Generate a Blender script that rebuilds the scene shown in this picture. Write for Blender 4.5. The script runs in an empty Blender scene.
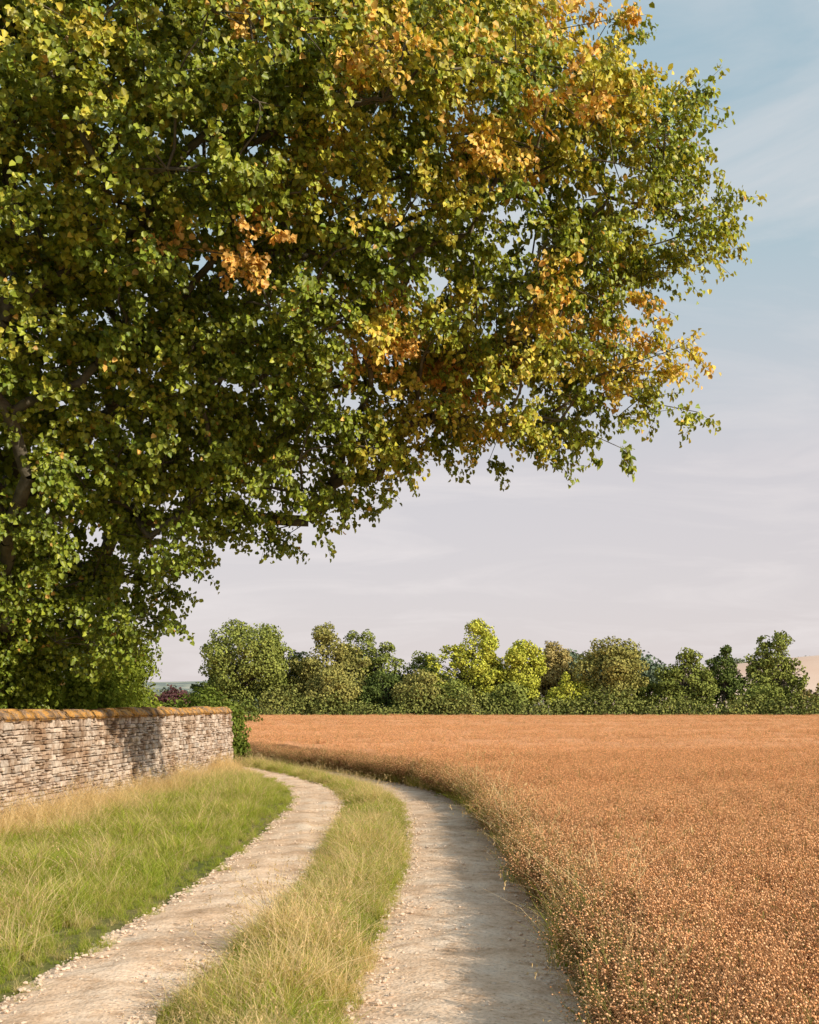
import bpy, bmesh, math, random
import numpy as np
from mathutils import Vector
random.seed(3)
rng = np.random.default_rng(11)
scene = bpy.context.scene
COL = scene.collection

# ------------------------------------------------------------------ helpers
def mesh_obj(name, V, faces_list, mats=(), col=None, link=True, smooth=False, matidx=None):
    """faces_list: list of int arrays (m,k)"""
    me = bpy.data.meshes.new(name)
    V = np.asarray(V, dtype=np.float32)
    me.vertices.add(len(V)); me.vertices.foreach_set("co", V.ravel())
    loops = np.concatenate([f.ravel() for f in faces_list]).astype(np.int32)
    tot = np.concatenate([np.full(len(f), f.shape[1]) for f in faces_list]).astype(np.int32)
    start = np.concatenate([[0], np.cumsum(tot)[:-1]]).astype(np.int32)
    me.loops.add(len(loops)); me.loops.foreach_set("vertex_index", loops)
    me.polygons.add(len(tot)); me.polygons.foreach_set("loop_start", start); me.polygons.foreach_set("loop_total", tot)
    if matidx is not None:
        me.polygons.foreach_set("material_index", np.asarray(matidx, dtype=np.int32))
    me.update(calc_edges=True)
    me.validate()
    if col is not None:
        a = me.attributes.new("Col", 'FLOAT_COLOR', 'POINT')
        c = np.ones((len(V), 4), dtype=np.float32); c[:, :3] = col
        a.data.foreach_set("color", c.ravel())
    for m in mats: me.materials.append(m)
    if smooth:
        me.polygons.foreach_set("use_smooth", np.ones(len(tot), dtype=bool))
    ob = bpy.data.objects.new(name, me)
    if link: COL.objects.link(ob)
    return ob

def norm(v):
    return v / np.maximum(np.linalg.norm(v, axis=-1, keepdims=True), 1e-9)

def new_mat(name):
    m = bpy.data.materials.new(name); m.use_nodes = True
    nt = m.node_tree; nt.nodes.clear()
    out = nt.nodes.new("ShaderNodeOutputMaterial")
    return m, nt, out

def N(nt, t, **kw):
    n = nt.nodes.new(t)
    for k, v in kw.items(): setattr(n, k, v)
    return n

def noise(nt, scale, detail=4, rough=0.55, vec=None, coord='Object'):
    n = N(nt, "ShaderNodeTexNoise"); n.inputs["Scale"].default_value = scale
    n.inputs["Detail"].default_value = detail; n.inputs["Roughness"].default_value = rough
    if vec is None:
        tc = N(nt, "ShaderNodeTexCoord"); vec = tc.outputs[coord]
    nt.links.new(vec, n.inputs["Vector"])
    return n

def ramp(nt, fac, stops):
    r = N(nt, "ShaderNodeValToRGB")
    el = r.color_ramp.elements
    while len(el) < len(stops): el.new(0.5)
    for e, (p, c) in zip(el, stops):
        e.position = p; e.color = (*c, 1)
    nt.links.new(fac, r.inputs["Fac"])
    return r

def mix(nt, fac, a, b, mode='MIX'):
    m = N(nt, "ShaderNodeMix", data_type='RGBA', blend_type=mode)
    if isinstance(fac, (int, float)): m.inputs[0].default_value = fac
    else: nt.links.new(fac, m.inputs[0])
    for s, v in ((m.inputs[6], a), (m.inputs[7], b)):
        if isinstance(v, tuple): s.default_value = (*v, 1)
        else: nt.links.new(v, s)
    return m.outputs[2]

def leaf_material(name, trans=0.35, rough=0.5, spec=0.35, vary=0.35, simple=False):
    m, nt, out = new_mat(name)
    at = N(nt, "ShaderNodeAttribute", attribute_name="Col")
    geo = N(nt, "ShaderNodeNewGeometry")
    mr = N(nt, "ShaderNodeMapRange"); mr.inputs[3].default_value = 1 - vary; mr.inputs[4].default_value = 1 + vary
    nt.links.new(geo.outputs["Random Per Island"], mr.inputs[0])
    hs = N(nt, "ShaderNodeHueSaturation"); nt.links.new(at.outputs["Color"], hs.inputs["Color"])
    nt.links.new(mr.outputs[0], hs.inputs["Value"])
    if simple:
        p = N(nt, "ShaderNodeBsdfDiffuse"); nt.links.new(hs.outputs[0], p.inputs["Color"])
    else:
        p = N(nt, "ShaderNodeBsdfPrincipled"); nt.links.new(hs.outputs[0], p.inputs["Base Color"])
        p.inputs["Roughness"].default_value = rough; p.inputs["Specular IOR Level"].default_value = spec
    if trans <= 0:
        nt.links.new(p.outputs[0], out.inputs[0]); return m
    t = N(nt, "ShaderNodeBsdfTranslucent")
    tc = mix(nt, 1.0, hs.outputs[0], (1.5, 1.35, 0.7), 'MULTIPLY'); nt.links.new(tc, t.inputs["Color"])
    ms = N(nt, "ShaderNodeMixShader"); ms.inputs[0].default_value = trans
    nt.links.new(p.outputs[0], ms.inputs[1]); nt.links.new(t.outputs[0], ms.inputs[2])
    nt.links.new(ms.outputs[0], out.inputs[0])
    return m

def simple_mat(name, stops, scale=3, rough=0.9, bump=0.0, bscale=30, bdist=0.02):
    m, nt, out = new_mat(name)
    n = noise(nt, scale, 6)
    r = ramp(nt, n.outputs["Fac"], stops)
    p = N(nt, "ShaderNodeBsdfPrincipled"); nt.links.new(r.outputs[0], p.inputs["Base Color"])
    p.inputs["Roughness"].default_value = rough; p.inputs["Specular IOR Level"].default_value = 0.15
    if bump:
        b = N(nt, "ShaderNodeBump"); b.inputs["Strength"].default_value = bump; b.inputs["Distance"].default_value = bdist
        n2 = noise(nt, bscale, 6); nt.links.new(n2.outputs["Fac"], b.inputs["Height"]); nt.links.new(b.outputs[0], p.inputs["Normal"])
    nt.links.new(p.outputs[0], out.inputs[0])
    return m

def leaves(pos, nrm, L, W, col, fold=0.25, axis=None):
    """6-vertex folded leaves"""
    n = len(pos)
    r = rng.normal(size=(n, 3)) if axis is None else axis + 0.35 * rng.normal(size=(n, 3))
    d = norm(r - nrm * np.sum(r * nrm, axis=1, keepdims=True))
    s = np.cross(nrm, d)
    L = np.asarray(L).reshape(-1, 1) * np.ones((n, 1)); W = np.asarray(W).reshape(-1, 1) * np.ones((n, 1))
    up = nrm * W * fold
    b = pos; tip = pos + d * L - nrm * L * 0.15
    l1 = pos + d * L * .30 + s * W * .5 + up; l2 = pos + d * L * .72 + s * W * .36 + up * .7
    r1 = pos + d * L * .30 - s * W * .5 + up; r2 = pos + d * L * .72 - s * W * .36 + up * .7
    V = np.stack([b, l1, l2, tip, r2, r1], axis=1).reshape(-1, 3)
    o = np.arange(n)[:, None] * 6
    F = np.concatenate([o + np.array([0, 3, 2, 1]), o + np.array([0, 5, 4, 3])])
    C = np.repeat(col, 6, axis=0)
    return V, F, C

def tubes(A, B, ra, rb, sides=5):
    A = np.asarray(A, float); B = np.asarray(B, float)
    d = norm(B - A)
    ref = np.where(np.abs(d[:, 2:3]) > 0.9, np.array([[1., 0, 0]]), np.array([[0, 0, 1.]]))
    u = norm(np.cross(d, ref)); v = np.cross(d, u)
    n = len(A); ang = np.arange(sides) * 2 * math.pi / sides
    ring = u[:, None, :] * np.cos(ang)[None, :, None] + v[:, None, :] * np.sin(ang)[None, :, None]
    VA = A[:, None] + ring * np.asarray(ra).reshape(-1, 1, 1); VB = B[:, None] + ring * np.asarray(rb).reshape(-1, 1, 1)
    V = np.concatenate([VA, VB], axis=1).reshape(-1, 3)
    o = np.arange(n)[:, None] * (2 * sides)
    F = np.concatenate([o + np.array([i, (i + 1) % sides, sides + (i + 1) % sides, sides + i]) for i in range(sides)])
    return V, F

def vnoise(p, f, seed=0):
    p = np.asarray(p) * f
    r = np.zeros(len(p))
    rr = np.random.default_rng(seed)
    for k in range(7):
        w = rr.normal(size=p.shape[1]) * (1 + 0.35 * k); ph = rr.uniform(0, 6.28)
        r += np.sin(p @ w + ph) / (1 + 0.25 * k)
    return r / 3.0

def scatter(name, pts, rot, scl, idx, coll):
    me = bpy.data.meshes.new(name)
    n = len(pts)
    me.vertices.add(n); me.vertices.foreach_set("co", np.asarray(pts, np.float32).ravel())
    a = me.attributes.new("rot", 'FLOAT_VECTOR', 'POINT'); a.data.foreach_set("vector", np.asarray(rot, np.float32).ravel())
    a = me.attributes.new("scl", 'FLOAT_VECTOR', 'POINT'); a.data.foreach_set("vector", np.asarray(scl, np.float32).ravel())
    a = me.attributes.new("idx", 'INT', 'POINT'); a.data.foreach_set("value", np.asarray(idx, np.int32))
    ob = bpy.data.objects.new(name, me); COL.objects.link(ob)
    ng = bpy.data.node_groups.new(name + "_scatter", 'GeometryNodeTree')
    ng.interface.new_socket("Geometry", in_out='INPUT', socket_type='NodeSocketGeometry')
    ng.interface.new_socket("Geometry", in_out='OUTPUT', socket_type='NodeSocketGeometry')
    gi = ng.nodes.new("NodeGroupInput"); go = ng.nodes.new("NodeGroupOutput")
    iop = ng.nodes.new("GeometryNodeInstanceOnPoints")
    ci = ng.nodes.new("GeometryNodeCollectionInfo")
    ci.inputs["Collection"].default_value = coll
    ci.inputs["Separate Children"].default_value = True
    ci.inputs["Reset Children"].default_value = True
    def na(nm, t):
        x = ng.nodes.new("GeometryNodeInputNamedAttribute"); x.data_type = t; x.inputs["Name"].default_value = nm
        return x.outputs["Attribute"]
    ng.links.new(gi.outputs[0], iop.inputs["Points"])
    ng.links.new(ci.outputs[0], iop.inputs["Instance"])
    iop.inputs["Pick Instance"].default_value = True
    ng.links.new(na("idx", 'INT'), iop.inputs["Instance Index"])
    ng.links.new(na("rot", 'FLOAT_VECTOR'), iop.inputs["Rotation"])
    ng.links.new(na("scl", 'FLOAT_VECTOR'), iop.inputs["Scale"])
    ng.links.new(iop.outputs[0], go.inputs[0])
    md = ob.modifiers.new("scatter", 'NODES'); md.node_group = ng
    return ob

def cells_mindist(P, dmin):
    """greedy poisson thinning; dmin array"""
    keep = []
    K = np.zeros((0, 3))
    for i in range(len(P)):
        if len(keep):
            dd = ((K[:len(keep)] - P[i]) ** 2).sum(1)
            if dd.min() < dmin[i] ** 2: continue
        if len(keep) >= len(K): K = np.concatenate([K, np.zeros((2000, 3))])
        K[len(keep)] = P[i]; keep.append(i)
    return np.array(keep)

# ------------------------------------------------------------------ plan curves
LL = np.array([(-3, -2.55), (6.47, -2.33), (8.1, -2.2), (10.9, -2.0), (15.1, -1.92), (19.7, -2.03), (22, -2.3), (24.2, -2.75), (26.6, -3.5), (28.9, -4.43), (31.5, -8), (34, -16)])
LR = np.array([(-3, -1.6), (6.05, -1.35), (7.5, -1.21), (9.6, -1.01), (14.8, -0.97), (19.5, -1.09), (23, -1.6), (26.9, -2.82), (31.2, -4.65), (33.5, -8), (36, -16)])
MR = np.array([(-3, -0.5), (6.05, -0.37), (8.2, -0.25), (11.65, -0.08), (15.1, -0.02), (19.7, -0.2), (23, -0.7), (27.2, -2.14), (31.7, -4.44), (34.3, -8), (37, -16)])
CR = np.array([(-3, 0.9), (6.05, 1.01), (8.56, 1.09), (13.25, 1.11), (17.4, 1.05), (20, 0.82), (22.5, 0.35), (27.2, -1.42), (32.2, -3.95), (36.5, -6.2), (39, -9), (41, -16)])
def smooth_curve(P):
    y = np.linspace(P[0, 0], P[-1, 0], 400)
    x = np.interp(y, P[:, 0], P[:, 1])
    k = np.hanning(21); k /= k.sum()
    xp = np.concatenate([x[0] + (x[1] - x[0]) * np.arange(-10, 0), x, x[-1] + (x[-1] - x[-2]) * np.arange(1, 11)])
    return y, np.convolve(xp, k, 'valid')
C_LL, C_LR, C_MR, C_CR = map(smooth_curve, (LL, LR, MR, CR))
def cx(c, y, far=-60.):
    r = np.interp(y, c[0], c[1])
    return np.where(y > c[0][-1], far, r)
def wall_x(y): return -5.65 + (y - 15.7) * 0.077 + 0.05 * np.sin(y * 0.35)

# ------------------------------------------------------------------ materials
mat_leaf = leaf_material("leaf", 0.22, 0.45, 0.4, 0.42)
mat_far = leaf_material("far_leaf", 0.0, vary=0.35, simple=True)
mat_grass = leaf_material("grass_blade", 0.33, vary=0.3, simple=True)
mat_flax = leaf_material("flax", 0.0, vary=0.3, simple=True)
mat_bark = simple_mat("bark", [(0.3, (0.07, 0.06, 0.045)), (0.6, (0.15, 0.13, 0.095)), (0.8, (0.20, 0.19, 0.12))], 6, 0.9, 0.6, 40)

# ground
m, nt, out = new_mat("ground_soil_grass")
n1 = noise(nt, 0.6, 8); r1 = ramp(nt, n1.outputs["Fac"], [(0.3, (0.13, 0.16, 0.04)), (0.5, (0.22, 0.21, 0.07)), (0.75, (0.34, 0.27, 0.13))])
n2 = noise(nt, 25, 5); r2 = ramp(nt, n2.outputs["Fac"], [(0.3, (0.5, 0.5, 0.5)), (0.7, (1.1, 1.1, 1.1))])
c = mix(nt, 1.0, r1.outputs[0], r2.outputs[0], 'MULTIPLY')
p = N(nt, "ShaderNodeBsdfPrincipled"); p.inputs["Roughness"].default_value = 1; p.inputs["Specular IOR Level"].default_value = 0.1
nt.links.new(c, p.inputs["Base Color"]); nt.links.new(p.outputs[0], out.inputs[0])
mat_ground = m

# track
m, nt, out = new_mat("chalk_track")
n1 = noise(nt, 1.6, 8, 0.65); r1 = ramp(nt, n1.outputs["Fac"], [(0.32, (0.60, 0.41, 0.27)), (0.46, (0.84, 0.61, 0.43)), (0.6, (0.92, 0.72, 0.55)), (0.72, (0.95, 0.80, 0.65))])
n2 = noise(nt, 30, 9, 0.75); r2 = ramp(nt, n2.outputs["Fac"], [(0.34, (0.52, 0.45, 0.38)), (0.46, (0.92, 0.90, 0.88)), (0.6, (1.0, 1.0, 1.0)), (0.7, (1.12, 1.12, 1.12))])
c = mix(nt, 1.0, r1.outputs[0], r2.outputs[0], 'MULTIPLY')
n4 = noise(nt, 5.5, 7, 0.7); r4 = ramp(nt, n4.outputs["Fac"], [(0.36, (0.78, 0.71, 0.64)), (0.5, (1, 1, 1))])
c = mix(nt, 1.0, c, r4.outputs[0], 'MULTIPLY')
vo = N(nt, "ShaderNodeTexVoronoi"); vo.inputs["Scale"].default_value = 36; tc = N(nt, "ShaderNodeTexCoord"); nt.links.new(tc.outputs["Object"], vo.inputs["Vector"])
r3 = ramp(nt, vo.outputs["Distance"], [(0.1, (1, 1, 1)), (0.6, (0, 0, 0))])
p = N(nt, "ShaderNodeBsdfPrincipled"); p.inputs["Roughness"].default_value = 0.95; p.inputs["Specular IOR Level"].default_value = 0.15
hm = mix(nt, 0.6, r3.outputs[0], n2.outputs["Fac"])
b = N(nt, "ShaderNodeBump"); b.inputs["Strength"].default_value = 0.6; b.inputs["Distance"].default_value = 0.015
nt.links.new(hm, b.inputs["Height"]); nt.links.new(b.outputs[0], p.inputs["Normal"])
nt.links.new(c, p.inputs["Base Color"]); nt.links.new(p.outputs[0], out.inputs[0])
mat_track = m

# ------------------------------------------------------------------ ground
S = 5000
mesh_obj("ground", [(-S, -200, 0), (S, -200, 0), (S, S, 0), (-S, S, 0)], [np.array([[0, 1, 2, 3]])], [mat_ground])

def ribbon(name, ca, cb, z, mat, wob=0.07, nx=22, ns=1400):
    t = np.linspace(0, 1, ns)
    ya = ca[0][0] + t * (ca[0][-1] - ca[0][0]); yb = cb[0][0] + t * (cb[0][-1] - cb[0][0])
    A = np.stack([np.interp(ya, *ca), ya], 1); B = np.stack([np.interp(yb, *cb), yb], 1)
    wa = wob * vnoise(A, 2.6, 5) + 0.04 * vnoise(A, 9, 6); wb = wob * vnoise(B, 2.6, 9) + 0.04 * vnoise(B, 9, 7)
    A[:, 0] -= wa; B[:, 0] += wb
    u = np.linspace(0, 1, nx)
    P = A[:, None] * (1 - u)[None, :, None] + B[:, None] * u[None, :, None]
    Pf = P.reshape(-1, 2)
    prof = np.tile(np.sin(u * math.pi) ** 0.7, ns)
    zz = z + prof * (0.016 * (vnoise(Pf, 3.0, 3) + 1.3) + 0.007 * (vnoise(Pf, 11.0, 31) + 1) )
    V = np.column_stack([Pf, zz])
    i = np.arange(ns - 1)[:, None] * nx + np.arange(nx - 1)[None]
    i = i.ravel()[:, None]
    F = i + np.array([0, 1, nx + 1, nx])
    return mesh_obj(name, V, [F], [mat], smooth=True)
track_parent = bpy.data.objects.new("dirt_track", None); COL.objects.link(track_parent)
for nm, a, bb in (("wheel_rut_left", C_LL, C_LR), ("wheel_rut_right", C_MR, C_CR)):
    o = ribbon(nm, a, bb, 0.006, mat_track); o.parent = track_parent

# loose stones on the track
pc = bpy.data.collections.new("pebbles")
mat_peb = simple_mat("pebble", [(0.3, (0.55, 0.41, 0.3)), (0.7, (0.85, 0.70, 0.56))], 4, 0.9)
for k in range(3):
    bm = bmesh.new(); bmesh.ops.create_icosphere(bm, subdivisions=1, radius=0.010)
    for v in bm.verts:
        v.co *= random.uniform(0.7, 1.2); v.co.z *= 0.6
    me = bpy.data.meshes.new("pebble"); bm.to_mesh(me); bm.free(); me.materials.append(mat_peb)
    pc.objects.link(bpy.data.objects.new("pebble_%d" % k, me))
n = 15000
y = 4 + 26 * rng.random(n) ** 1.6
side = rng.random(n) < 0.5
a = np.where(side, cx(C_LL, y), cx(C_MR, y)); b_ = np.where(side, cx(C_LR, y), cx(C_CR, y))
u = rng.random(n); u = np.where(rng.random(n) < 0.5, u, np.where(u < .5, u * 0.3, 1 - (1 - u) * 0.3))
x = a + (b_ - a) * u
s = 0.4 + 1.6 * rng.random(n) ** 4
scatter("track_gravel", np.column_stack([x, y, np.full(n, 0.03)]), np.column_stack([np.zeros(n), np.zeros(n), rng.random(n) * 6.28]),
        np.column_stack([s, s, s]), rng.integers(0, 3, n), pc)

# ------------------------------------------------------------------ grass tufts
def blades(n, h0, h1, spread, w, lean, colfun, seg=3, base=None):
    ang = rng.random(n) * 6.28; rad = spread * np.sqrt(rng.random(n))
    b = np.column_stack([np.cos(ang) * rad, np.sin(ang) * rad, np.zeros(n)])
    h = h0 + (h1 - h0) * rng.random(n)
    la = rng.random(n) * 6.28; ln = lean * (0.3 + rng.random(n))
    ld = np.column_stack([np.cos(la), np.sin(la), np.zeros(n)])
    fa = rng.random(n) * 6.28; sd = np.column_stack([np.cos(fa), np.sin(fa), np.zeros(n)])
    col = colfun(n)
    rows = []; crow = []
    for k in range(seg + 1):
        t = k / seg
        c = b + ld * (ln * h * t ** 2)[:, None] + np.array([0, 0, 1.]) * (h * t * (1 - 0.25 * ln * t))[:, None]
        ww = w * (1 - t) ** 0.7 + 0.0006
        rows.append(c - sd * ww / 2); rows.append(c + sd * ww / 2)
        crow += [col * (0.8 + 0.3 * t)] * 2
    V = np.stack(rows, 1).reshape(-1, 3); C = np.stack(crow, 1).reshape(-1, 3)
    o = np.arange(n)[:, None] * (2 * (seg + 1))
    F = np.concatenate([o + np.array([2 * k, 2 * k + 1, 2 * k + 3, 2 * k + 2]) for k in range(seg)])
    tips = (rows[-1] + rows[-2]) / 2
    return V, F, C, tips, col
def merge(parts):
    V, F, C = [], [], []; o = 0
    for v, f, c in parts:
        V.append(v); F.append(f + o); C.append(c); o += len(v)
    return np.concatenate(V), F, np.concatenate(C)
def cf(c0, c1):
    c0 = np.array(c0); c1 = np.array(c1)
    return lambda n: c0 + (c1 - c0) * rng.random((n, 1))
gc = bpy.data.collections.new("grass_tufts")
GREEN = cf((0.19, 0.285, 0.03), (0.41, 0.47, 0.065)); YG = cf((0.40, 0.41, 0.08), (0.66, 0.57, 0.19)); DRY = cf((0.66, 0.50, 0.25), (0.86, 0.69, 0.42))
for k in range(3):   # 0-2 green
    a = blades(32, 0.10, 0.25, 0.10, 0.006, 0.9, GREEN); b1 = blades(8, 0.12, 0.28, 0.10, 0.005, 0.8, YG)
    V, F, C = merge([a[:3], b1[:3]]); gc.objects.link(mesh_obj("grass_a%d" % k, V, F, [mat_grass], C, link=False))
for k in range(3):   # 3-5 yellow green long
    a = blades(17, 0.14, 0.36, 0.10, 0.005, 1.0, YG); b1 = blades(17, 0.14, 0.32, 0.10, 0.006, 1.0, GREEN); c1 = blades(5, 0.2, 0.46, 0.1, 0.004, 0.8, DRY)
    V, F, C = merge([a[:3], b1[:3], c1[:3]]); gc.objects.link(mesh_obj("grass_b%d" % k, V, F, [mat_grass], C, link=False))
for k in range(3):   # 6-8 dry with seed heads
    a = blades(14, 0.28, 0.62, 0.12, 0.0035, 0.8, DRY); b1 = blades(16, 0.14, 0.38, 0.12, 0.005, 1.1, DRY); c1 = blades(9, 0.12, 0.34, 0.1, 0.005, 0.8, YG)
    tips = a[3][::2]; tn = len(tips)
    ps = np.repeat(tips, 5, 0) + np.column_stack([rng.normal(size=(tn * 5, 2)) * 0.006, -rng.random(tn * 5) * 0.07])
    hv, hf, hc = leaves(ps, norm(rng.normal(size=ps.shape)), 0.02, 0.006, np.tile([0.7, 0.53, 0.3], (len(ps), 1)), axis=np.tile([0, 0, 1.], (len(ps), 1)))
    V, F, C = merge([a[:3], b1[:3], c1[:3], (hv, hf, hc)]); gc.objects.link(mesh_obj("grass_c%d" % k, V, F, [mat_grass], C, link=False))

def grass_points(n, ymin, ymax, xa, xb, pw=1.0):
    y = ymin + (ymax - ymin) * rng.random(n) ** pw
    a = xa(y); b = xb(y)
    x = a + (b - a) * rng.random(n)
    return x, y
def put_grass(name, x, y, kind, s, sx=1.0):
    n = len(x)
    idx = kind * 3 + rng.integers(0, 3, n)
    scatter(name, np.column_stack([x, y, np.zeros(n)]), np.column_stack([rng.normal(size=(n, 2)) * 0.15, rng.random(n) * 6.28]),
            np.column_stack([s * sx * rng.uniform(.9, 1.3, n), s * sx * rng.uniform(.9, 1.3, n), s]), idx, gc)
# verge
n = 14000
x, y = grass_points(n, 3.0, 31.0, lambda y: wall_x(y) + 0.25, lambda y: cx(C_LL, y) + 0.05 + 0.1 * np.sin(y * 5) , 1.15)
wd = (x - wall_x(y))
f = vnoise(np.column_stack([x, y]), 0.9, 4)
pd = np.clip(1.1 - wd / 1.15 + 0.6 * f, 0, 1) ; pd = np.maximum(pd, np.where((f > 0.45), 0.35, 0.03)); pd = np.where(y < 9, np.maximum(pd, 0.22 + 0.4 * f), pd)
r = rng.random(n)
kind = np.where(r < pd, 2, np.where(r < pd + 0.28, 1, 0))
edge = np.clip((cx(C_LL, y) - x) / 0.6, 0.35, 1)
clump = np.clip(1 + 0.5 * vnoise(np.column_stack([x, y]), 2.5, 14), 0.4, 1.8)
s = (0.6 + 0.42 * rng.random(n)) * edge * np.where(kind == 2, 0.9, 0.95) * clump
keep = (y < 28.7) | (x > wall_x(y) + 0.2)
put_grass("verge_grass", x[keep], y[keep], kind[keep], s[keep])
# centre strip
n = 8000
x, y = grass_points(n, 3.0, 33.0, lambda y: cx(C_LR, y) - 0.06, lambda y: cx(C_MR, y) + 0.06, 1.2)
t = (x - cx(C_LR, y)) / (cx(C_MR, y) - cx(C_LR, y))
f = vnoise(np.column_stack([x, y]), 1.3, 8)
r = rng.random(n)
pdry = 0.10 + 0.15 * f + np.where(y < 8, 0.10, 0)
kind = np.where(r < pdry, 2, np.where(r < 0.58 + 0.2 * f, 1, 0))
clump = np.clip(1 + 0.6 * vnoise(np.column_stack([x, y]), 2.8, 17), 0.35, 2)
s = (0.42 + 0.36 * rng.random(n)) * (0.45 + 0.65 * np.sin(np.clip(t, 0, 1) * math.pi)) * clump
put_grass("centre_strip_grass", x, y, kind, s)
# grass at crop foot and far side of the bend
n = 1800
y = 3 + 34 * rng.random(n) ** 1.5; x = cx(C_CR, y) + rng.normal(size=n) * 0.10 + 0.18
kind = np.where(rng.random(n) < 0.7, 1, 2); s = (0.5 + 0.8 * rng.random(n) ** 2) * np.clip(1 + 0.6 * vnoise(np.column_stack([x, y]), 1.5, 44), 0.4, 1.7)
put_grass("field_edge_grass", x, y, kind, s, 0.8)

# ------------------------------------------------------------------ flax crop
fc = bpy.data.collections.new("flax_tufts")
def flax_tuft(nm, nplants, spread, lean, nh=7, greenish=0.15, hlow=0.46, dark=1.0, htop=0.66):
    parts = []
    ang = rng.random(nplants) * 6.28; rad = spread * np.sqrt(rng.random(nplants))
    b = np.column_stack([np.cos(ang) * rad, np.sin(ang) * rad, np.zeros(nplants)])
    h = rng.uniform(hlow, htop, nplants)
    ld = norm(rng.normal(size=(nplants, 3)) * [1, 1, 0]) * (lean * rng.random(nplants) * h)[:, None]
    mid = b + ld * 0.35 + np.column_stack([np.zeros((nplants, 2)), h * 0.6]); top = b + ld + np.column_stack([np.zeros((nplants, 2)), h * (0.92)])
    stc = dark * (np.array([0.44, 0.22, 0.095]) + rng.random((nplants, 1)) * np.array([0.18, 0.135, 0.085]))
    gr = rng.random(nplants) < greenish; stc[gr] = [0.25, 0.23, 0.07]
    for A, B, ra, rb in ((b, mid, .0022, .0018), (mid, top, .0018, .0013)):
        v, f = tubes(A, B, np.full(nplants, ra), np.full(nplants, rb), 3); parts.append((v, f, np.repeat(stc, 6, 0)))
    A = np.repeat(mid + (top - mid) * 0.35, nh, 0); A = A + (np.repeat(top, nh, 0) - A) * rng.random((nplants * nh, 1))
    off = rng.normal(size=(nplants * nh, 3)) * [0.045, 0.045, 0.02] + [0, 0, 0.065]
    B = A + off
    v, f = tubes(A, B, np.full(len(A), .0011), np.full(len(A), .0011), 3); parts.append((v, f, np.repeat(np.repeat(stc, nh, 0), 6, 0)))
    R = rng.uniform(0.0044, 0.0066, len(B))[:, None, None]
    o6 = np.array([(1, 0, 0), (0, 1, 0), (-1, 0, 0), (0, -1, 0), (0, 0, 1.25), (0, 0, -1.0)])
    v = (B[:, None] + o6[None] * R).reshape(-1, 3)
    tri = np.array([(0, 1, 4), (1, 2, 4), (2, 3, 4), (3, 0, 4), (1, 0, 5), (2, 1, 5), (3, 2, 5), (0, 3, 5)])
    f = (np.arange(len(B))[:, None, None] * 6 + tri[None]).reshape(-1, 3)
    hc = np.array([0.82, 0.385, 0.165]) + rng.random((len(B), 1)) * np.array([0.13, 0.18, 0.145])
    parts.append((v, f, np.repeat(hc, 6, 0)))
    V, F, C = merge(parts)
    fc.objects.link(mesh_obj(nm, V, F, [mat_flax], C, link=False))
for k in range(5): flax_tuft("flax_%d" % k, 17, 0.17, 0.3, 8)
for k in range(4): flax_tuft("flax_edge_%d" % k, 20, 0.13, 0.75, 5, 0.3, 0.34, 0.65, 0.66)  # edge stems darkened: shade on the crop's side put into their colour

def tram(x, y):
    d = np.full(len(x), 9.0)
    for o in (0, 1.9):
        d = np.minimum(d, np.abs(y - (62 - 1.15 * (x - 9) + o * 1.5)) / 1.5)
    return np.where((x > 5), d, 9)
XS = []; YS = []; SS = []
bands = [(2.2, 9, 50, 1.0), (9, 16, 34, 1.05), (16, 30, 15, 1.25), (30, 60, 4.5, 1.9), (60, 114, 1.5, 2.9)]
for y0, y1, dens, sc in bands:
    xmax = 0.36 * y1 + 3 + 0.05 * y1; xmin = float(np.min(np.maximum(cx(C_CR, np.linspace(y0, y1, 30), -60.), -0.36 * y1)))
    n = int((xmax - xmin) * (y1 - y0) * dens)
    x = xmin + (xmax - xmin) * rng.random(n); y = y0 + (y1 - y0) * rng.random(n)
    ej = 0.16 + 0.12 * vnoise(np.column_stack([y, y * 0.3]), 1.3, 61)
    k = (x > cx(C_CR, y) + ej) & (x < 0.40 * y + 2.5) & (tram(x, y) > 0.34)
    XS.append(x[k]); YS.append(y[k]); SS.append(np.full(k.sum(), sc))
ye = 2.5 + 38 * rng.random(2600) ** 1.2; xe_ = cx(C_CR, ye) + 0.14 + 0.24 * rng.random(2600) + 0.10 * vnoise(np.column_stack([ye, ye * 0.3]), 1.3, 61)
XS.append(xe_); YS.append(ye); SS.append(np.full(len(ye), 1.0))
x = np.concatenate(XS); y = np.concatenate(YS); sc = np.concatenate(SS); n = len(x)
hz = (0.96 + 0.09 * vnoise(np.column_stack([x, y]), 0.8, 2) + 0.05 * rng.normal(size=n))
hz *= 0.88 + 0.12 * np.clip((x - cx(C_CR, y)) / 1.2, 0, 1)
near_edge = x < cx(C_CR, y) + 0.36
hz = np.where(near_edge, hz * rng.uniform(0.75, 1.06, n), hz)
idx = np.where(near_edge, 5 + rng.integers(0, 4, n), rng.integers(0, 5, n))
rx = rng.normal(size=(n, 2)) * 0.08
rx[:, 1] -= np.where(near_edge, 0.5 * rng.random(n) ** 2.5, 0)
scatter("flax_crop", np.column_stack([x, y, np.zeros(n)]), np.column_stack([rx, np.where(near_edge, 0, rng.random(n) * 6.28)]),
        np.column_stack([sc, sc, hz]), idx, fc)
m, nt, out = new_mat("flax_mass")
n1 = noise(nt, 30, 6, 0.75); r1 = ramp(nt, n1.outputs["Fac"], [(0.33, (0.46, 0.21, 0.09)), (0.5, (0.77, 0.375, 0.18)), (0.66, (0.91, 0.51, 0.29))])
n2 = noise(nt, 0.2, 7, 0.65); r2 = ramp(nt, n2.outputs["Fac"], [(0.35, (0.84, 0.83, 0.82)), (0.65, (1.08, 1.08, 1.10))])
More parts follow.
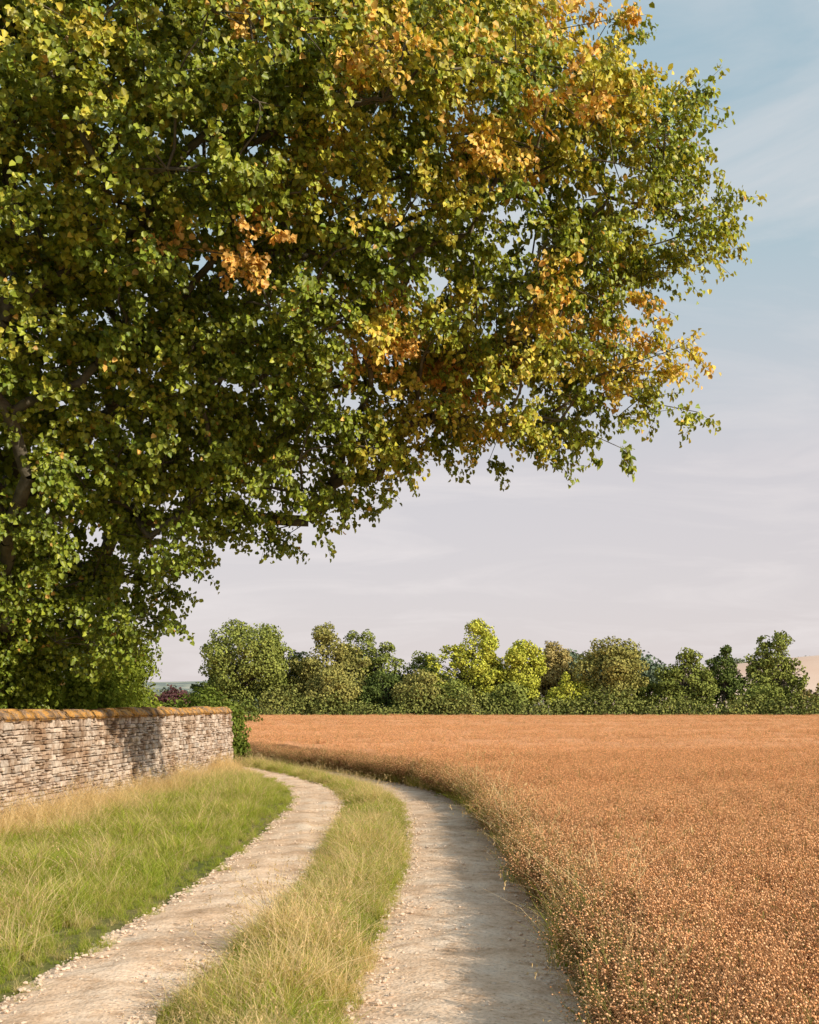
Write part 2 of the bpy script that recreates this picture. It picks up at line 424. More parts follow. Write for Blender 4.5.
c = mix(nt, 1.0, r1.outputs[0], r2.outputs[0], 'MULTIPLY')
p = N(nt, "ShaderNodeBsdfPrincipled"); p.inputs["Roughness"].default_value = 1; p.inputs["Specular IOR Level"].default_value = 0.05
b = N(nt, "ShaderNodeBump"); b.inputs["Strength"].default_value = 0.6; b.inputs["Distance"].default_value = 0.04
nt.links.new(n1.outputs["Fac"], b.inputs["Height"]); nt.links.new(b.outputs[0], p.inputs["Normal"])
nt.links.new(c, p.inputs["Base Color"]); nt.links.new(p.outputs[0], out.inputs[0])
mat_mass = m
ys = np.concatenate([np.linspace(-3, 45, 240), np.linspace(45.5, 116, 140)])
us = np.concatenate([[0, 0.0], np.linspace(0, 1, 200) ** 1.8])
nx = len(us)
xe = cx(C_CR, ys, -60.) + 0.42
X = xe[:, None] + (90 - xe)[:, None] * us[None]
Y = np.repeat(ys[:, None], nx, 1)
base = 0.36 + 0.18 * np.clip((Y - 10) / 20, 0, 1)
Z = base + 0.03 * vnoise(np.column_stack([X.ravel(), Y.ravel()]), 1.4, 6).reshape(X.shape)
td = tram(X.ravel(), Y.ravel()).reshape(X.shape); Z -= 0.3 * (td < 0.35)
Z[:, 0] = 0.0
V = np.column_stack([X.ravel(), Y.ravel(), Z.ravel()])
i = (np.arange(len(ys) - 1)[:, None] * nx + np.arange(nx - 1)[None]).ravel()[:, None]
mesh_obj("flax_field", V, [i + np.array([0, 1, nx + 1, nx])], [mat_mass], smooth=True)

# ------------------------------------------------------------------ dry stone wall
m, nt, out = new_mat("cotswold_stone")
geo = N(nt, "ShaderNodeNewGeometry")
r0 = ramp(nt, geo.outputs["Random Per Island"], [(0.0, (0.35, 0.26, 0.195)), (0.35, (0.55, 0.43, 0.345)), (0.7, (0.69, 0.575, 0.48)), (1.0, (0.44, 0.385, 0.34))])
n1 = noise(nt, 14, 8, 0.65); r1 = ramp(nt, n1.outputs["Fac"], [(0.3, (0.5, 0.47, 0.45)), (0.55, (1, 1, 1)), (0.75, (1.2, 1.2, 1.2))])
c = mix(nt, 1.0, r0.outputs[0], r1.outputs[0], 'MULTIPLY')
n3 = noise(nt, 4, 5, 0.6); r3 = ramp(nt, n3.outputs["Fac"], [(0.56, (0, 0, 0)), (0.66, (0.5, 0.5, 0.5))])
c = mix(nt, r3.outputs[0], c, (0.74, 0.66, 0.58))
n5 = noise(nt, 1.3, 7, 0.65); r5 = ramp(nt, n5.outputs["Fac"], [(0.38, (0.72, 0.61, 0.51)), (0.52, (1, 1, 1))])
c = mix(nt, 1.0, c, r5.outputs[0], 'MULTIPLY')
p = N(nt, "ShaderNodeBsdfPrincipled"); p.inputs["Roughness"].default_value = 0.95; p.inputs["Specular IOR Level"].default_value = 0.1
b = N(nt, "ShaderNodeBump"); b.inputs["Strength"].default_value = 0.6; b.inputs["Distance"].default_value = 0.025
nt.links.new(n1.outputs["Fac"], b.inputs["Height"]); nt.links.new(b.outputs[0], p.inputs["Normal"])
nt.links.new(c, p.inputs["Base Color"]); nt.links.new(p.outputs[0], out.inputs[0])
mat_stone = m
m, nt, out = new_mat("lichen_coping")
n1 = noise(nt, 4, 8, 0.7); r1 = ramp(nt, n1.outputs["Fac"], [(0.36, (0.22, 0.15, 0.11)), (0.46, (0.42, 0.28, 0.17)), (0.53, (0.68, 0.35, 0.09)), (0.60, (0.62, 0.36, 0.13)), (0.70, (0.60, 0.49, 0.37))])
n2 = noise(nt, 45, 5, 0.7); r2 = ramp(nt, n2.outputs["Fac"], [(0.3, (0.6, 0.6, 0.6)), (0.7, (1.2, 1.2, 1.2))])
c = mix(nt, 1.0, r1.outputs[0], r2.outputs[0], 'MULTIPLY')
p = N(nt, "ShaderNodeBsdfPrincipled"); p.inputs["Roughness"].default_value = 0.95; p.inputs["Specular IOR Level"].default_value = 0.1
b = N(nt, "ShaderNodeBump"); b.inputs["Strength"].default_value = 0.7; b.inputs["Distance"].default_value = 0.03
nt.links.new(n2.outputs["Fac"], b.inputs["Height"]); nt.links.new(b.outputs[0], p.inputs["Normal"])
nt.links.new(c, p.inputs["Base Color"]); nt.links.new(p.outputs[0], out.inputs[0])
mat_cope = m
wy = np.linspace(7.5, 28.6, 80); wp = [(float(wall_x(yy)), yy) for yy in wy]
ex, ey = wp[-1]
for a_ in np.linspace(10, 95, 9):
    wp.append((ex - 0.6 + 0.6 * math.cos(math.radians(a_)), ey + 0.6 * math.sin(math.radians(a_))))
for k in range(1, 30): wp.append((wp[88][0] - 0.25 * k, wp[88][1] + 0.01 * k))
wp = np.array(wp)
sl = np.concatenate([[0], np.cumsum(np.linalg.norm(np.diff(wp, axis=0), axis=1))])
WL = sl[-1]
def wpos(s, off, z):
    s = np.clip(s, 0.001, WL - 0.001)
    x = np.interp(s, sl, wp[:, 0]); yv = np.interp(s, sl, wp[:, 1])
    x2 = np.interp(s + .02, sl, wp[:, 0]); y2 = np.interp(s + .02, sl, wp[:, 1])
    x1 = np.interp(s - .02, sl, wp[:, 0]); y1 = np.interp(s - .02, sl, wp[:, 1])
    tx, ty = x2 - x1, y2 - y1; l = math.hypot(tx, ty) + 1e-9
    return (x + ty / l * off, yv - tx / l * off, z)
bm = bmesh.new()
def stone(s0, s1, z0, z1, t0, t1, j=0.011, tip=0.0, mi=0):
    vs = []
    for (s, o, z) in ((s0, -t0, z0), (s1, -t0, z0), (s1, t1, z0), (s0, t1, z0), (s0, -t0, z1), (s1, -t0, z1), (s1, t1, z1), (s0, t1, z1)):
        if z == z1 and tip: o *= (1 - tip)
        pz = wpos(s + random.uniform(-j, j), o + random.uniform(-j, j) * 1.5, z + random.uniform(-j, j) * 0.8)
        vs.append(bm.verts.new(pz))
    for f in ((0, 3, 2, 1), (4, 5, 6, 7), (0, 1, 5, 4), (1, 2, 6, 5), (2, 3, 7, 6), (3, 0, 4, 7)):
        bm.faces.new([vs[q] for q in f]).material_index = mi
z = -0.02
while z < 1.44:
    h = random.uniform(0.045, 0.125)
    if z + h > 1.42: h = 1.47 - z
    s = -random.random() * 0.2; batter = 0.25 - 0.05 * z / 1.5
    while s < WL:
        l = random.uniform(0.08, 0.28)
        if h > 0.065 and random.random() < 0.5:
            hh = h * random.uniform(0.35, 0.65)
            for za, zb in ((z + .004, z + hh - .004), (z + hh + .004, z + h - .004)):
                q = l * random.uniform(.4, .6) if random.random() < .3 else None
                if q:
                    stone(s + .006, s + q - .006, za, zb, batter, batter + random.uniform(-.03, .025)); stone(s + q + .006, s + l - .006, za, zb, batter, batter + random.uniform(-.03, .025))
                else:
                    stone(s + .006, s + l - .006, za, zb, batter + random.uniform(-.02, .02), batter + random.uniform(-.03, .025))
        else:
            stone(s + .006, s + l - .006, z + .004, z + h - .004, batter + random.uniform(-.022, .022), batter + random.uniform(-.03, .028))
        s += l
    z += h
bmesh.ops.bevel(bm, geom=list(bm.edges), offset=0.011, segments=1, affect='EDGES')
me = bpy.data.meshes.new("stones"); bm.to_mesh(me); bm.free(); me.materials.append(mat_stone)
wall = bpy.data.objects.new("dry_stone_wall", None); COL.objects.link(wall)
o = bpy.data.objects.new("stones", me); COL.objects.link(o); o.parent = wall
bm = bmesh.new()
s = 0
while s < WL:
    l = random.uniform(0.25, 0.6); hh = random.uniform(0.13, 0.18)
    stone(s + .003, s + l - .003, 1.462, 1.462 + hh, 0.27 + random.uniform(-.02, .02), 0.27 + random.uniform(-.02, .03), 0.012, 0.4)
    s += l
bmesh.ops.bevel(bm, geom=list(bm.edges), offset=0.035, segments=3, affect='EDGES')
me = bpy.data.meshes.new("coping"); bm.to_mesh(me); bm.free(); me.materials.append(mat_cope)
for pl in me.polygons: pl.use_smooth = True
o = bpy.data.objects.new("coping", me); COL.objects.link(o); o.parent = wall
ss = np.linspace(0.02, WL - 0.02, 160); Vc = []
for s in ss:
    for off, zz in ((-.17, 0), (.17, 0), (.155, 1.47), (-.155, 1.47)): Vc.append(wpos(s, off, zz))
Fc = []
for i in range(len(ss) - 1):
    for q in range(4): Fc.append((i * 4 + q, i * 4 + (q + 1) % 4, i * 4 + 4 + (q + 1) % 4, i * 4 + 4 + q))
o = mesh_obj("core", Vc, [np.array(Fc)], [simple_mat("wall_core", [(0.3, (0.10, 0.075, 0.05)), (0.7, (0.19, 0.14, 0.10))], 10)]); o.parent = wall

# ------------------------------------------------------------------ big tree
def in_poly(x, z, P):
    ins = np.zeros(len(x), bool); j = len(P) - 1
    for i in range(len(P)):
        xi, zi = P[i]; xj, zj = P[j]
        c = ((zi > z) != (zj > z)) & (x < (xj - xi) * (z - zi) / (zj - zi + 1e-12) + xi)
        ins ^= c; j = i
    return ins
def dist_poly(x, z, P):
    d = np.full(len(x), 1e9); q = np.column_stack([x, z])
    for i in range(len(P)):
        a = np.array(P[i]); b = np.array(P[(i + 1) % len(P)]); ab = b - a
        t = np.clip(((q - a) @ ab) / (ab @ ab), 0, 1)
        d = np.minimum(d, np.linalg.norm(q - (a + t[:, None] * ab), axis=1))
    return d
CROWN = [(-4.6, 1.5), (-3.9, 2.4), (-3.75, 3.3), (-3.1, 4.1), (-2.0, 4.35), (-1.4, 3.8), (-0.9, 4.4), (-0.1, 4.4), (0.2, 5.2), (0.7, 5.4), (1.1, 4.5), (1.6, 4.9), (2.2, 4.6),
         (2.7, 5.5), (3.5, 5.4), (3.7, 6.4), (3.2, 7.1), (3.7, 7.6), (4.8, 7.7), (4.8, 8.5), (4.2, 9.0), (4.3, 9.7), (3.4, 10.4), (2.5, 11.1), (0.5, 12.8), (-3, 15.0),
         (-8, 16.5), (-13, 15), (-15.5, 10), (-14, 4), (-11, 1.2)]
n = 40000
x = rng.uniform(-15.5, 6, n); z = rng.uniform(1, 17, n)
k = in_poly(x, z, CROWN); x = x[k]; z = z[k]
d = dist_poly(x, z, CROWN)
k = d > 0.36; x = x[k]; z = z[k]; d = d[k]
th = np.minimum(6.2, 0.5 + 1.4 * d)
u = rng.uniform(-1, 1, len(x))
yc = 17.6 - 0.16 * (x + 6.5) + np.where(z < 4, 1.2, 0)
y = yc + u * th * np.where(u > 0, 0.75, 0.88)
P = np.column_stack([x, y, z])
ok = ~((z < 3.6) & (y < 15.5 + 0.8 * (3.6 - z) ) & (x > -7.5)); 
ok &= ~((z < 2.6) & (x > wall_x(y) - 0.9))
P = P[ok]; x = x[ok]; y = y[ok]; z = z[ok]; d = d[ok]; u = u[ok]
shell = (np.abs(u) > 0.6) | (d < 1.4)
back = (u > 0.25)
dmin = np.where(back, 1.35, 0.60); dmin = np.where(x < -9.0, 1.9, dmin); dmin = np.where(z > 13.2, 1.6, dmin)
Pl = P[shell]; dm = dmin[shell]; kk = cells_mindist(Pl, dm); boughs = Pl[kk]; isback = back[shell][kk]
Pi = P[~shell]; kk = cells_mindist(Pi, np.where(Pi[:, 0] < -9, 1.6, 1.0)); inner = Pi[kk]
cen = np.array([-6.0, 18.2, 7.0])
lin = inner[(inner[:, 0] > -9) & (inner[:, 2] < 13)]
lb = np.concatenate([boughs, lin]); dense = np.concatenate([~isback, np.zeros(len(lin), bool)])
T = 5
tw = np.repeat(lb, T, 0); outw = norm((tw - cen) * [1, 1, 0.8]); tdense = np.repeat(dense, T)
# autumn amount is a property of each bough (whole clusters turn together); inner and back boughs darkened, crown shade put into leaf colour
ab = 0.22 + 0.22 * vnoise(lb, 0.95, 41) + 0.22 * rng.normal(size=len(lb)) + 0.026 * (lb[:, 0] + 2) + 0.022 * (lb[:, 2] - 7)
ab = ab * np.clip((lb[:, 2] - 3.8) / 2.5, 0.1, 1) * np.where(dense, 1, 0.3)
abt = np.repeat(ab, T)
off = rng.normal(size=tw.shape) * [0.31, 0.31, 0.19]
tw = tw + off
tr = np.array([(-6.9, 19.6, 0), (-6.9, 19.55, 1.2), (-6.85, 19.5, 2.4), (-6.8, 19.4, 3.6), (-6.7, 19.2, 5), (-6.6, 19.0, 6.5), (-6.5, 18.8, 8), (-6.5, 18.7, 9.6), (-6.5, 18.6, 11.2)])
parent = [-1] + list(range(len(tr) - 1)); plen = list(np.concatenate([[0], np.cumsum(np.linalg.norm(np.diff(tr, axis=0), axis=1))]))
allp = np.concatenate([inner, boughs]); order = np.argsort(np.linalg.norm((allp - [-6.5, 18.8, 6.0]) , axis=1))
allp = allp[order]
M = len(tr) + len(allp)
ND = np.zeros((M, 3)); ND[:len(tr)] = tr; PL = np.zeros(M); PL[:len(tr)] = plen; PA = np.zeros(M, int); PA[:len(tr)] = parent
c0 = len(tr)
for i, q in enumerate(allp):
    idn = c0 + i
    dv = q - ND[:idn]; dd = np.linalg.norm(dv, axis=1)
    cost = dd ** 1.5 + 0.33 * PL[:idn] + 0.35 * np.maximum(0, -dv[:, 2])
    cost[0:2] = 1e9
    j = int(np.argmin(cost)); ND[idn] = q; PA[idn] = j; PL[idn] = PL[j] + dd[j]
cnt = np.ones(M)
for i in range(M - 1, 0, -1):
    cnt[PA[i]] += cnt[i]
rad = np.minimum(0.0095 * cnt ** 0.5, 0.42)
ch = np.arange(1, M)
A = ND[PA[ch]]; B = ND[ch]
segs = 4
L = np.linalg.norm(B - A, axis=1, keepdims=True)
bend = rng.normal(size=A.shape) * 0.07 * L; bend[:len(tr) - 1] *= 0.2; bend[:, 2] += 0.05 * L[:, 0]
prev = A; rp = np.minimum(rad[PA[ch]], rad[ch] * 1.35); tv = []
for sgi in range(1, segs + 1):
    t = sgi / segs
    cur = A + (B - A) * t + bend * (4 * t * (1 - t)) + (rng.normal(size=A.shape) * 0.02 if sgi < segs else 0)
    r1_ = rp + (rad[ch] - rp) * (t - 1 / segs); r2_ = rp + (rad[ch] - rp) * t
    tv.append((*tubes(prev, cur, r1_, r2_, 6), np.zeros((len(A) * 12, 3)))); prev = cur
bo = np.repeat(lb, T, 0)
tv.append((*tubes(bo, tw, np.full(len(tw), .008), np.full(len(tw), .005), 4), np.zeros((len(tw) * 8, 3))))
Q = 4
sp = np.repeat(tw, Q, 0); so = np.repeat(outw, Q, 0)
sd = norm(so * 0.6 + rng.normal(size=sp.shape) * [0.75, 0.75, 0.55] + [0, 0, -0.12])
sL = rng.uniform(0.22, 0.55, len(sp))
se = sp + sd * sL[:, None] + np.array([0, 0, -0.10]) * sL[:, None]
tv.append((*tubes(sp, se, np.full(len(sp), .004), np.full(len(sp), .002), 3), np.zeros((len(sp) * 6, 3))))
V, F, C = merge(tv)
tree = bpy.data.objects.new("beech_tree", None); COL.objects.link(tree)
o = mesh_obj("trunk_and_branches", V, F, [mat_bark], smooth=True); o.parent = tree
per = np.where(np.repeat(tdense, Q), 24, 12)
rep = np.repeat(np.arange(len(sp)), per)
base_ = sp[rep]; end_ = se[rep]; t = np.clip(rng.random(len(base_)) ** 0.8, 0, 1)[:, None]
pos = base_ + (end_ - base_) * t + rng.normal(size=base_.shape) * 0.042
ow = so[rep]; ldense = np.repeat(tdense, Q)[rep]; au = np.repeat(abt, Q)[rep]
nrm = norm(rng.normal(size=pos.shape) * 0.46 + np.array([0.36, -0.36, 0.26]) + ow * 0.42)
ax = norm(sd[rep] + [0, 0, -0.5])
g0 = np.array([0.125, 0.195, 0.02]); g1 = np.array([0.33, 0.375, 0.042]); yl = np.array([0.56, 0.49, 0.065]); og = np.array([0.74, 0.45, 0.12])
rr = rng.random((len(pos), 1))
v_ = np.clip(au + 0.10 * rng.normal(size=len(pos)) + 0.18 * (t[:, 0] - 0.5), 0, 1)[:, None]
gcol = g0 + (g1 - g0) * np.clip(rr * 0.8 + v_ * 1.1, 0, 1)
k1 = np.clip((v_ - 0.30) / 0.28, 0, 1); k2 = np.clip((v_ - 0.60) / 0.25, 0, 1)
col = gcol + (yl - gcol) * k1; col = col + (og - col) * k2
mk = rng.random(len(pos)) < 0.012; col[mk] = og
sz = rng.uniform(0.65, 1.2, len(pos)) * np.where(ldense, 1.0, 1.45)
V, F, C = leaves(pos, nrm, 0.077 * sz, 0.070 * sz, col, axis=ax)
print("LEAVES", len(pos), "flax", n)
o = mesh_obj("foliage", V, [F], [mat_leaf], C); o.parent = tree

# ------------------------------------------------------------------ generic leafy masses
def leafy(name, lobes, n, size, colors, trunk=None, dens_noise=0.0, mat=mat_far, seed=1):
    lobes = np.array(lobes, float)    # x,y,z,rx,ry,rz
    w = (lobes[:, 3] * lobes[:, 5]) ** 1.0; w /= w.sum()
    li = rng.choice(len(lobes), n, p=w)
    dr = norm(rng.normal(size=(n, 3))); rr = 1 - 0.4 * rng.random(n) ** 1.5
    surf = 1 + 0.2 * vnoise(dr * 3 + li[:, None] * 3.1, 1.6, seed)
    pos = lobes[li, :3] + dr * lobes[li, 3:6] * (rr * surf)[:, None]
    if dens_noise: 
        kp = vnoise(pos, dens_noise, seed + 5) > -0.4
    else: kp = np.ones(n, bool)
    kp &= pos[:, 2] > 0.02
    pos = pos[kp]; dr = dr[kp]; li = li[kp]
    nrm = norm(dr + rng.normal(size=pos.shape) * 0.5 + [0.15, -0.1, 0.15])
    c0, c1 = np.array(colors[0]), np.array(colors[1])
    cc = c0 + (c1 - c0) * np.clip(rng.random(len(pos)) * 0.6 + 0.4 * (rng.random(len(lobes))[li]), 0, 1)[:, None]
    s = size * rng.uniform(0.6, 1.3, len(pos))
    V, F, C = leaves(pos, nrm, s, s * 0.8, cc)
    parts = [(V, F, C)]; nleaf = len(F)
    if trunk is not None:
        tx, ty, r, top = trunk
        A = [(tx, ty, 0)]; B = [(tx, ty, top * 0.5)]; ra = [r]; rb = [r * 0.75]
        for l in lobes:
            A.append((tx, ty, top * 0.35)); B.append(tuple(l[:3])); ra.append(r * 0.4); rb.append(r * 0.1)
        tv, tf = tubes(A, B, ra, rb, 6); parts.append((tv, tf, np.zeros((len(tv), 3)) + 0.1))
    V, F, C = merge(parts)
    mi = np.concatenate([np.zeros(nleaf, int)] + [np.ones(len(f), int) for f in F[1:]])
    return mesh_obj(name, V, F, [mat, mat_bark], C, matidx=mi)

def tree_lobes(x, y, w, h, shape):
    """shape 0: dense dome, 1: tall oval, 2: open ragged crown of several heads"""
    out_ = []
    heads = {0: [(0, 0, 1.0, 1.0)], 1: [(0, 0, 0.9, 1.0), (random.uniform(-.2, .2), 0, 0.6, 0.8)],
             2: [(random.uniform(-.1, .1), 0, .6, 1.0), (-random.uniform(.2, .32), random.uniform(-.1, .1), .5, random.uniform(.66, .86)), (random.uniform(.2, .32), random.uniform(-.1, .1), .5, random.uniform(.6, .88))]}[shape]
    for (hx, hy, hw, hh) in heads:
        W = w * hw; H = h * hh; X = x + hx * w; Y = y + hy * w
        zc = H * 0.56; rz = H * 0.44; rxy = W * 0.5
        out_.append((X, Y, zc * 0.92, rxy * 0.78, rxy * 0.78, rz * 0.84))
        for i in range(int(34 * hw) + 6):
            dv = np.random.default_rng(random.randrange(10**9)).normal(size=3); dv /= np.linalg.norm(dv)
            s = random.uniform(0.10, 0.20) * W
            k_ = random.uniform(0.80, 1.02)
            pz = zc + dv[2] * (rz - s * 0.5) * k_
            if pz < H * 0.08: pz = H * random.uniform(0.1, 0.3)
            out_.append((X + dv[0] * (rxy - s * 0.5) * k_, Y + dv[1] * (rxy - s * 0.5) * k_, pz, s, s, s * random.uniform(.6, .9)))
    return out_
DG = ((0.085, 0.125, 0.035), (0.15, 0.19, 0.05)); MG = ((0.16, 0.20, 0.045), (0.29, 0.32, 0.08)); YGc = ((0.38, 0.42, 0.05), (0.58, 0.57, 0.10)); OL = ((0.22, 0.225, 0.065), (0.36, 0.33, 0.10)); BR=((0.36, 0.29, 0.10), (0.48, 0.39, 0.16))
FT = [(-17.8, 124, 10.0, 11.2, MG, 0), (-22.0, 128, 5.0, 5.6, DG, 2), (-13.2, 130, 8.0, 8.4, DG, 2), (-9.4, 126, 10.0, 10.8, OL, 2), (-4.9, 131, 9.0, 10.4, MG, 2), (-8.2, 121, 6.0, 5.6, OL, 0), (-2.4, 124, 7.0, 5.6, DG, 2), (1.2, 121, 5.6, 5.2, OL, 0),
      (1.8, 131, 8.0, 7.8, MG, 2), (6.6, 125, 8.8, 11.2, YGc, 2), (9.8, 129, 5.0, 6.4, DG, 0), (12.2, 124, 5.6, 9.2, YGc, 1), (15.4, 128, 7.0, 9.2, BR, 2), (17.4, 122, 6.0, 5.0, YGc, 2), (10.6, 121, 4.6, 4.0, MG, 0), (4.2, 121, 5.0, 4.4, MG, 0),
      (21.8, 123, 7.8, 9.0, OL, 0), (26.2, 127, 6.0, 4.8, MG, 2), (30.0, 125, 7.6, 8.2, MG, 2), (34.8, 126, 4.6, 8.6, DG, 2), (40.4, 126, 7.4, 10.2, MG, 2), (38.0, 122, 5.0, 3.8, MG, 0), (45.4, 124, 5.4, 4.6, BR, 2),
      (51, 125, 9, 8, DG, 0), (58, 124, 8, 8, MG, 2), (-33, 126, 8, 7, MG, 0)]
for (tx, ty, w_, h_, pal, shp) in FT:
    leafy("field_tree", tree_lobes(tx, ty, w_, h_, shp), int(1500 + w_ * h_ * 150), 0.25, pal, (tx, ty, 0.22, h_), dens_noise=1.1 if shp == 2 else 0.0, seed=int(tx * 3) + 200)
lob = []
xx = -34.
while xx < 58:
    hgt = 1.5 + 0.8 * math.sin(xx * 0.37) + 0.6 * math.sin(xx * 0.91 + 1) + random.uniform(-0.5, 1.1)
    if xx > 31: hgt *= 0.75
    lob.append((xx, 118.5 + random.uniform(-1.5, 1.5), 0.7, random.uniform(0.8, 2.0), 1.2, max(0.7, hgt))); xx += 0.75
leafy("hedgerow", lob, 42000, 0.24, ((0.12, 0.15, 0.04), (0.27, 0.28, 0.08)), seed=4)
lob = []
for k in range(90):
    xx = random.uniform(46, 92); yy = random.uniform(395, 430)
    hh = 20 - abs(xx - 66) * 0.16
    lob.append((xx, yy, hh * random.uniform(0.6, 0.85), random.uniform(3, 5), 4, hh * 0.28))
for k in range(50):
    xx = random.uniform(-60, 50); yy = random.uniform(395, 430)
    lob.append((xx, yy, 6, random.uniform(3, 6), 4, 5))
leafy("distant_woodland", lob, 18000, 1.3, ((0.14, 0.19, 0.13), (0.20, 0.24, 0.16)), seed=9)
def hill(name, x0, x1, y0, y1, H, mat, prof=1.0, seed=0):
    nx_, ny_ = 90, 24
    xs = np.linspace(x0, x1, nx_); ys_ = np.linspace(y0, y1, ny_)
    X, Y = np.meshgrid(xs, ys_)
    fx = np.sin(np.linspace(0, math.pi, nx_)) ** prof; fy = np.sin(np.linspace(0, math.pi, ny_))
    Z = H * fx[None] * fy[:, None] * (1 + 0.10 * vnoise(np.column_stack([X.ravel(), Y.ravel()]), 0.012, seed).reshape(X.shape)) - 0.3
    i = (np.arange(ny_ - 1)[:, None] * nx_ + np.arange(nx_ - 1)[None]).ravel()[:, None]
    return mesh_obj(name, np.column_stack([X.ravel(), Y.ravel(), Z.ravel()]), [i + np.array([0, 1, nx_ + 1, nx_])], [mat], smooth=True)
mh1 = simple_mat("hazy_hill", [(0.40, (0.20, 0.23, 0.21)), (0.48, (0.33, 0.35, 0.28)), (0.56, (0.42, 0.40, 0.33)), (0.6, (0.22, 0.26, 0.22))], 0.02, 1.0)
mh2 = simple_mat("stubble_hill", [(0.38, (0.25, 0.28, 0.14)), (0.40, (0.62, 0.43, 0.33)), (0.58, (0.70, 0.53, 0.43)), (0.64, (0.60, 0.42, 0.32))], 0.008, 1.0)
hill("hill", -900, 500, 1000, 1900, 30, mh1, 0.5, 1)
hill("hill", 60, 760, 480, 900, 35, mh2, 0.5, 2)
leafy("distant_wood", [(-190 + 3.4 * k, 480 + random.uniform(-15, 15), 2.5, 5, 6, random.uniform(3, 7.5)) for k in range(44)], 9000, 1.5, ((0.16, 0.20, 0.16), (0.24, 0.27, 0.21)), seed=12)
# hedge line running over the pale hill
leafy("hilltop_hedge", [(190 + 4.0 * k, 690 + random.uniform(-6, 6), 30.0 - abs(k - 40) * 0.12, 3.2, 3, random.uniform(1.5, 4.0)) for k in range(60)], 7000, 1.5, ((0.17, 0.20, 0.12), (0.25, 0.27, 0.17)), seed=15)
mat_bush = leaf_material("bush_leaf", 0.25, vary=0.4, simple=True)
leafy("hawthorn_bush", [(-5.05, 31.4, 0.8, 0.6, 0.8, 0.9), (-5.7, 31.6, 1.1, 0.8, 0.9, 1.05), (-4.75, 31.5, 0.35, 0.35, 0.5, 0.45), (-6.6, 31.5, 1.0, 0.9, 0.9, 0.8)], 9000, 0.09, ((0.06, 0.10, 0.02), (0.20, 0.25, 0.045)), mat=mat_bush, seed=3)
leafy("copper_bush", [(-12.4, 60, 1.4, 1.0, 1.0, 1.1), (-13.2, 61, 1.2, 1.0, 1.0, 0.9)], 4000, 0.16, ((0.09, 0.045, 0.05), (0.16, 0.08, 0.08)), mat=mat_bush, seed=5)
leafy("roadside_hedge", [(-14.2 - 1.3 * k, 66 + random.uniform(-1, 1), 0.8, 1.3, 1.2, random.uniform(1.5, 2.4)) for k in range(14)] + [(-12.2 + 0.9 * k, 72, 0.8, 1.0, 1.0, 1.2) for k in range(3)], 16000, 0.2, ((0.10, 0.14, 0.035), (0.24, 0.28, 0.07)), mat=mat_bush, seed=6)
lob = []
for k in range(110):
    yy = random.uniform(15.5, 25); r_ = random.uniform(.45, .95); zz = random.uniform(0.8, 2.9)
    xx = wall_x(yy) - 0.35 - r_ - random.random() ** 1.5 * 3.0
    lob.append((xx, yy, zz, r_, r_, r_ * 0.9))
leafy("understorey_shrub", lob, 70000, 0.085, ((0.10, 0.155, 0.02), (0.31, 0.36, 0.05)), mat=mat_bush, seed=7)

# ------------------------------------------------------------------ camera, light, world
cam = bpy.data.cameras.new("camera"); co = bpy.data.objects.new("camera", cam); COL.objects.link(co)
co.location = (0, 0, 1.7); co.rotation_euler = (math.pi / 2, 0, 0)
cam.lens = 40; cam.sensor_width = 36; cam.shift_y = 0.1875; cam.clip_end = 12000
scene.camera = co
elev = math.radians(26.5); az = math.radians(126)
sd_ = Vector((math.sin(az) * math.cos(elev), math.cos(az) * math.cos(elev), math.sin(elev)))
sun = bpy.data.lights.new("sun", 'SUN'); so_ = bpy.data.objects.new("sun", sun); COL.objects.link(so_)
sun.energy = 5.0; sun.angle = math.radians(0.55); sun.color = (1.0, 0.88, 0.70)
so_.rotation_euler = sd_.to_track_quat('Z', 'Y').to_euler()
w = bpy.data.worlds.new("World"); scene.world = w; w.use_nodes = True
nt = w.node_tree; nt.nodes.clear()
wo = N(nt, "ShaderNodeOutputWorld"); bg = N(nt, "ShaderNodeBackground"); bg.inputs["Strength"].default_value = 0.14
sky = N(nt, "ShaderNodeTexSky", sky_type='NISHITA'); sky.sun_disc = False; sky.sun_elevation = elev; sky.sun_rotation = az
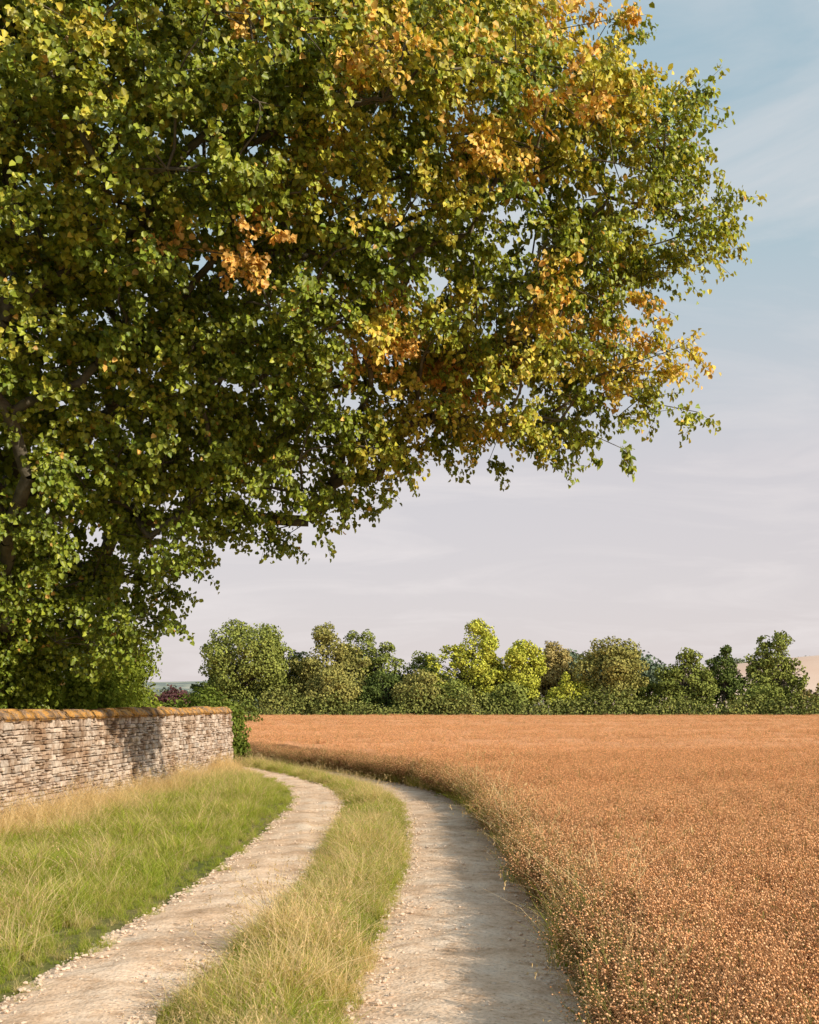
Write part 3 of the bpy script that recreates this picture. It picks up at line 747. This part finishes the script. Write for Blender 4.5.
sky.air_density = 1.0; sky.dust_density = 2.0; sky.ozone_density = 1.0
tc = N(nt, "ShaderNodeTexCoord"); sx = N(nt, "ShaderNodeSeparateXYZ"); nt.links.new(tc.outputs["Generated"], sx.inputs[0])
hz_ = ramp(nt, sx.outputs["Z"], [(0.0, (0.9, 0.9, 0.9)), (0.2, (0.85, 0.85, 0.85)), (0.55, (0.75, 0.75, 0.75)), (1.0, (0.5, 0.5, 0.5))])
hazec = ramp(nt, sx.outputs["Z"], [(0.0, (0.78, 0.70, 0.70)), (0.2, (0.72, 0.675, 0.69)), (0.36, (0.51, 0.63, 0.68)), (0.55, (0.39, 0.58, 0.67))])
sc_ = mix(nt, 1.0, hazec.outputs[0], (7.1, 7.1, 7.1), 'MULTIPLY')
m1 = mix(nt, hz_.outputs[0], sky.outputs[0], sc_)
dv = N(nt, "ShaderNodeVectorMath", operation='DIVIDE'); cmb = N(nt, "ShaderNodeCombineXYZ")
ad = N(nt, "ShaderNodeMath", operation='ADD'); ad.inputs[1].default_value = 0.16; nt.links.new(sx.outputs["Z"], ad.inputs[0])
for q in range(3): nt.links.new(ad.outputs[0], cmb.inputs[q])
nt.links.new(tc.outputs["Generated"], dv.inputs[0]); nt.links.new(cmb.outputs[0], dv.inputs[1])
mp = N(nt, "ShaderNodeMapping"); mp.inputs["Scale"].default_value = (1.0, 1.6, 0.0); mp.inputs["Rotation"].default_value = (0, 0, 0.5); mp.inputs["Location"].default_value = (5.3, 2.2, 0)
nt.links.new(dv.outputs[0], mp.inputs[0])
cn = noise(nt, 1.2, 10, 0.58, vec=mp.outputs[0]); cn.inputs["Distortion"].default_value = 0.9
cr = ramp(nt, cn.outputs["Fac"], [(0.46, (0, 0, 0)), (0.74, (0.6, 0.6, 0.6))])
m2 = mix(nt, cr.outputs[0], m1, (6.2, 5.8, 5.75))
nt.links.new(m2, bg.inputs["Color"]); nt.links.new(bg.outputs[0], wo.inputs[0])
scene.view_settings.view_transform = 'Standard'; scene.view_settings.look = 'None'; scene.view_settings.exposure = 0
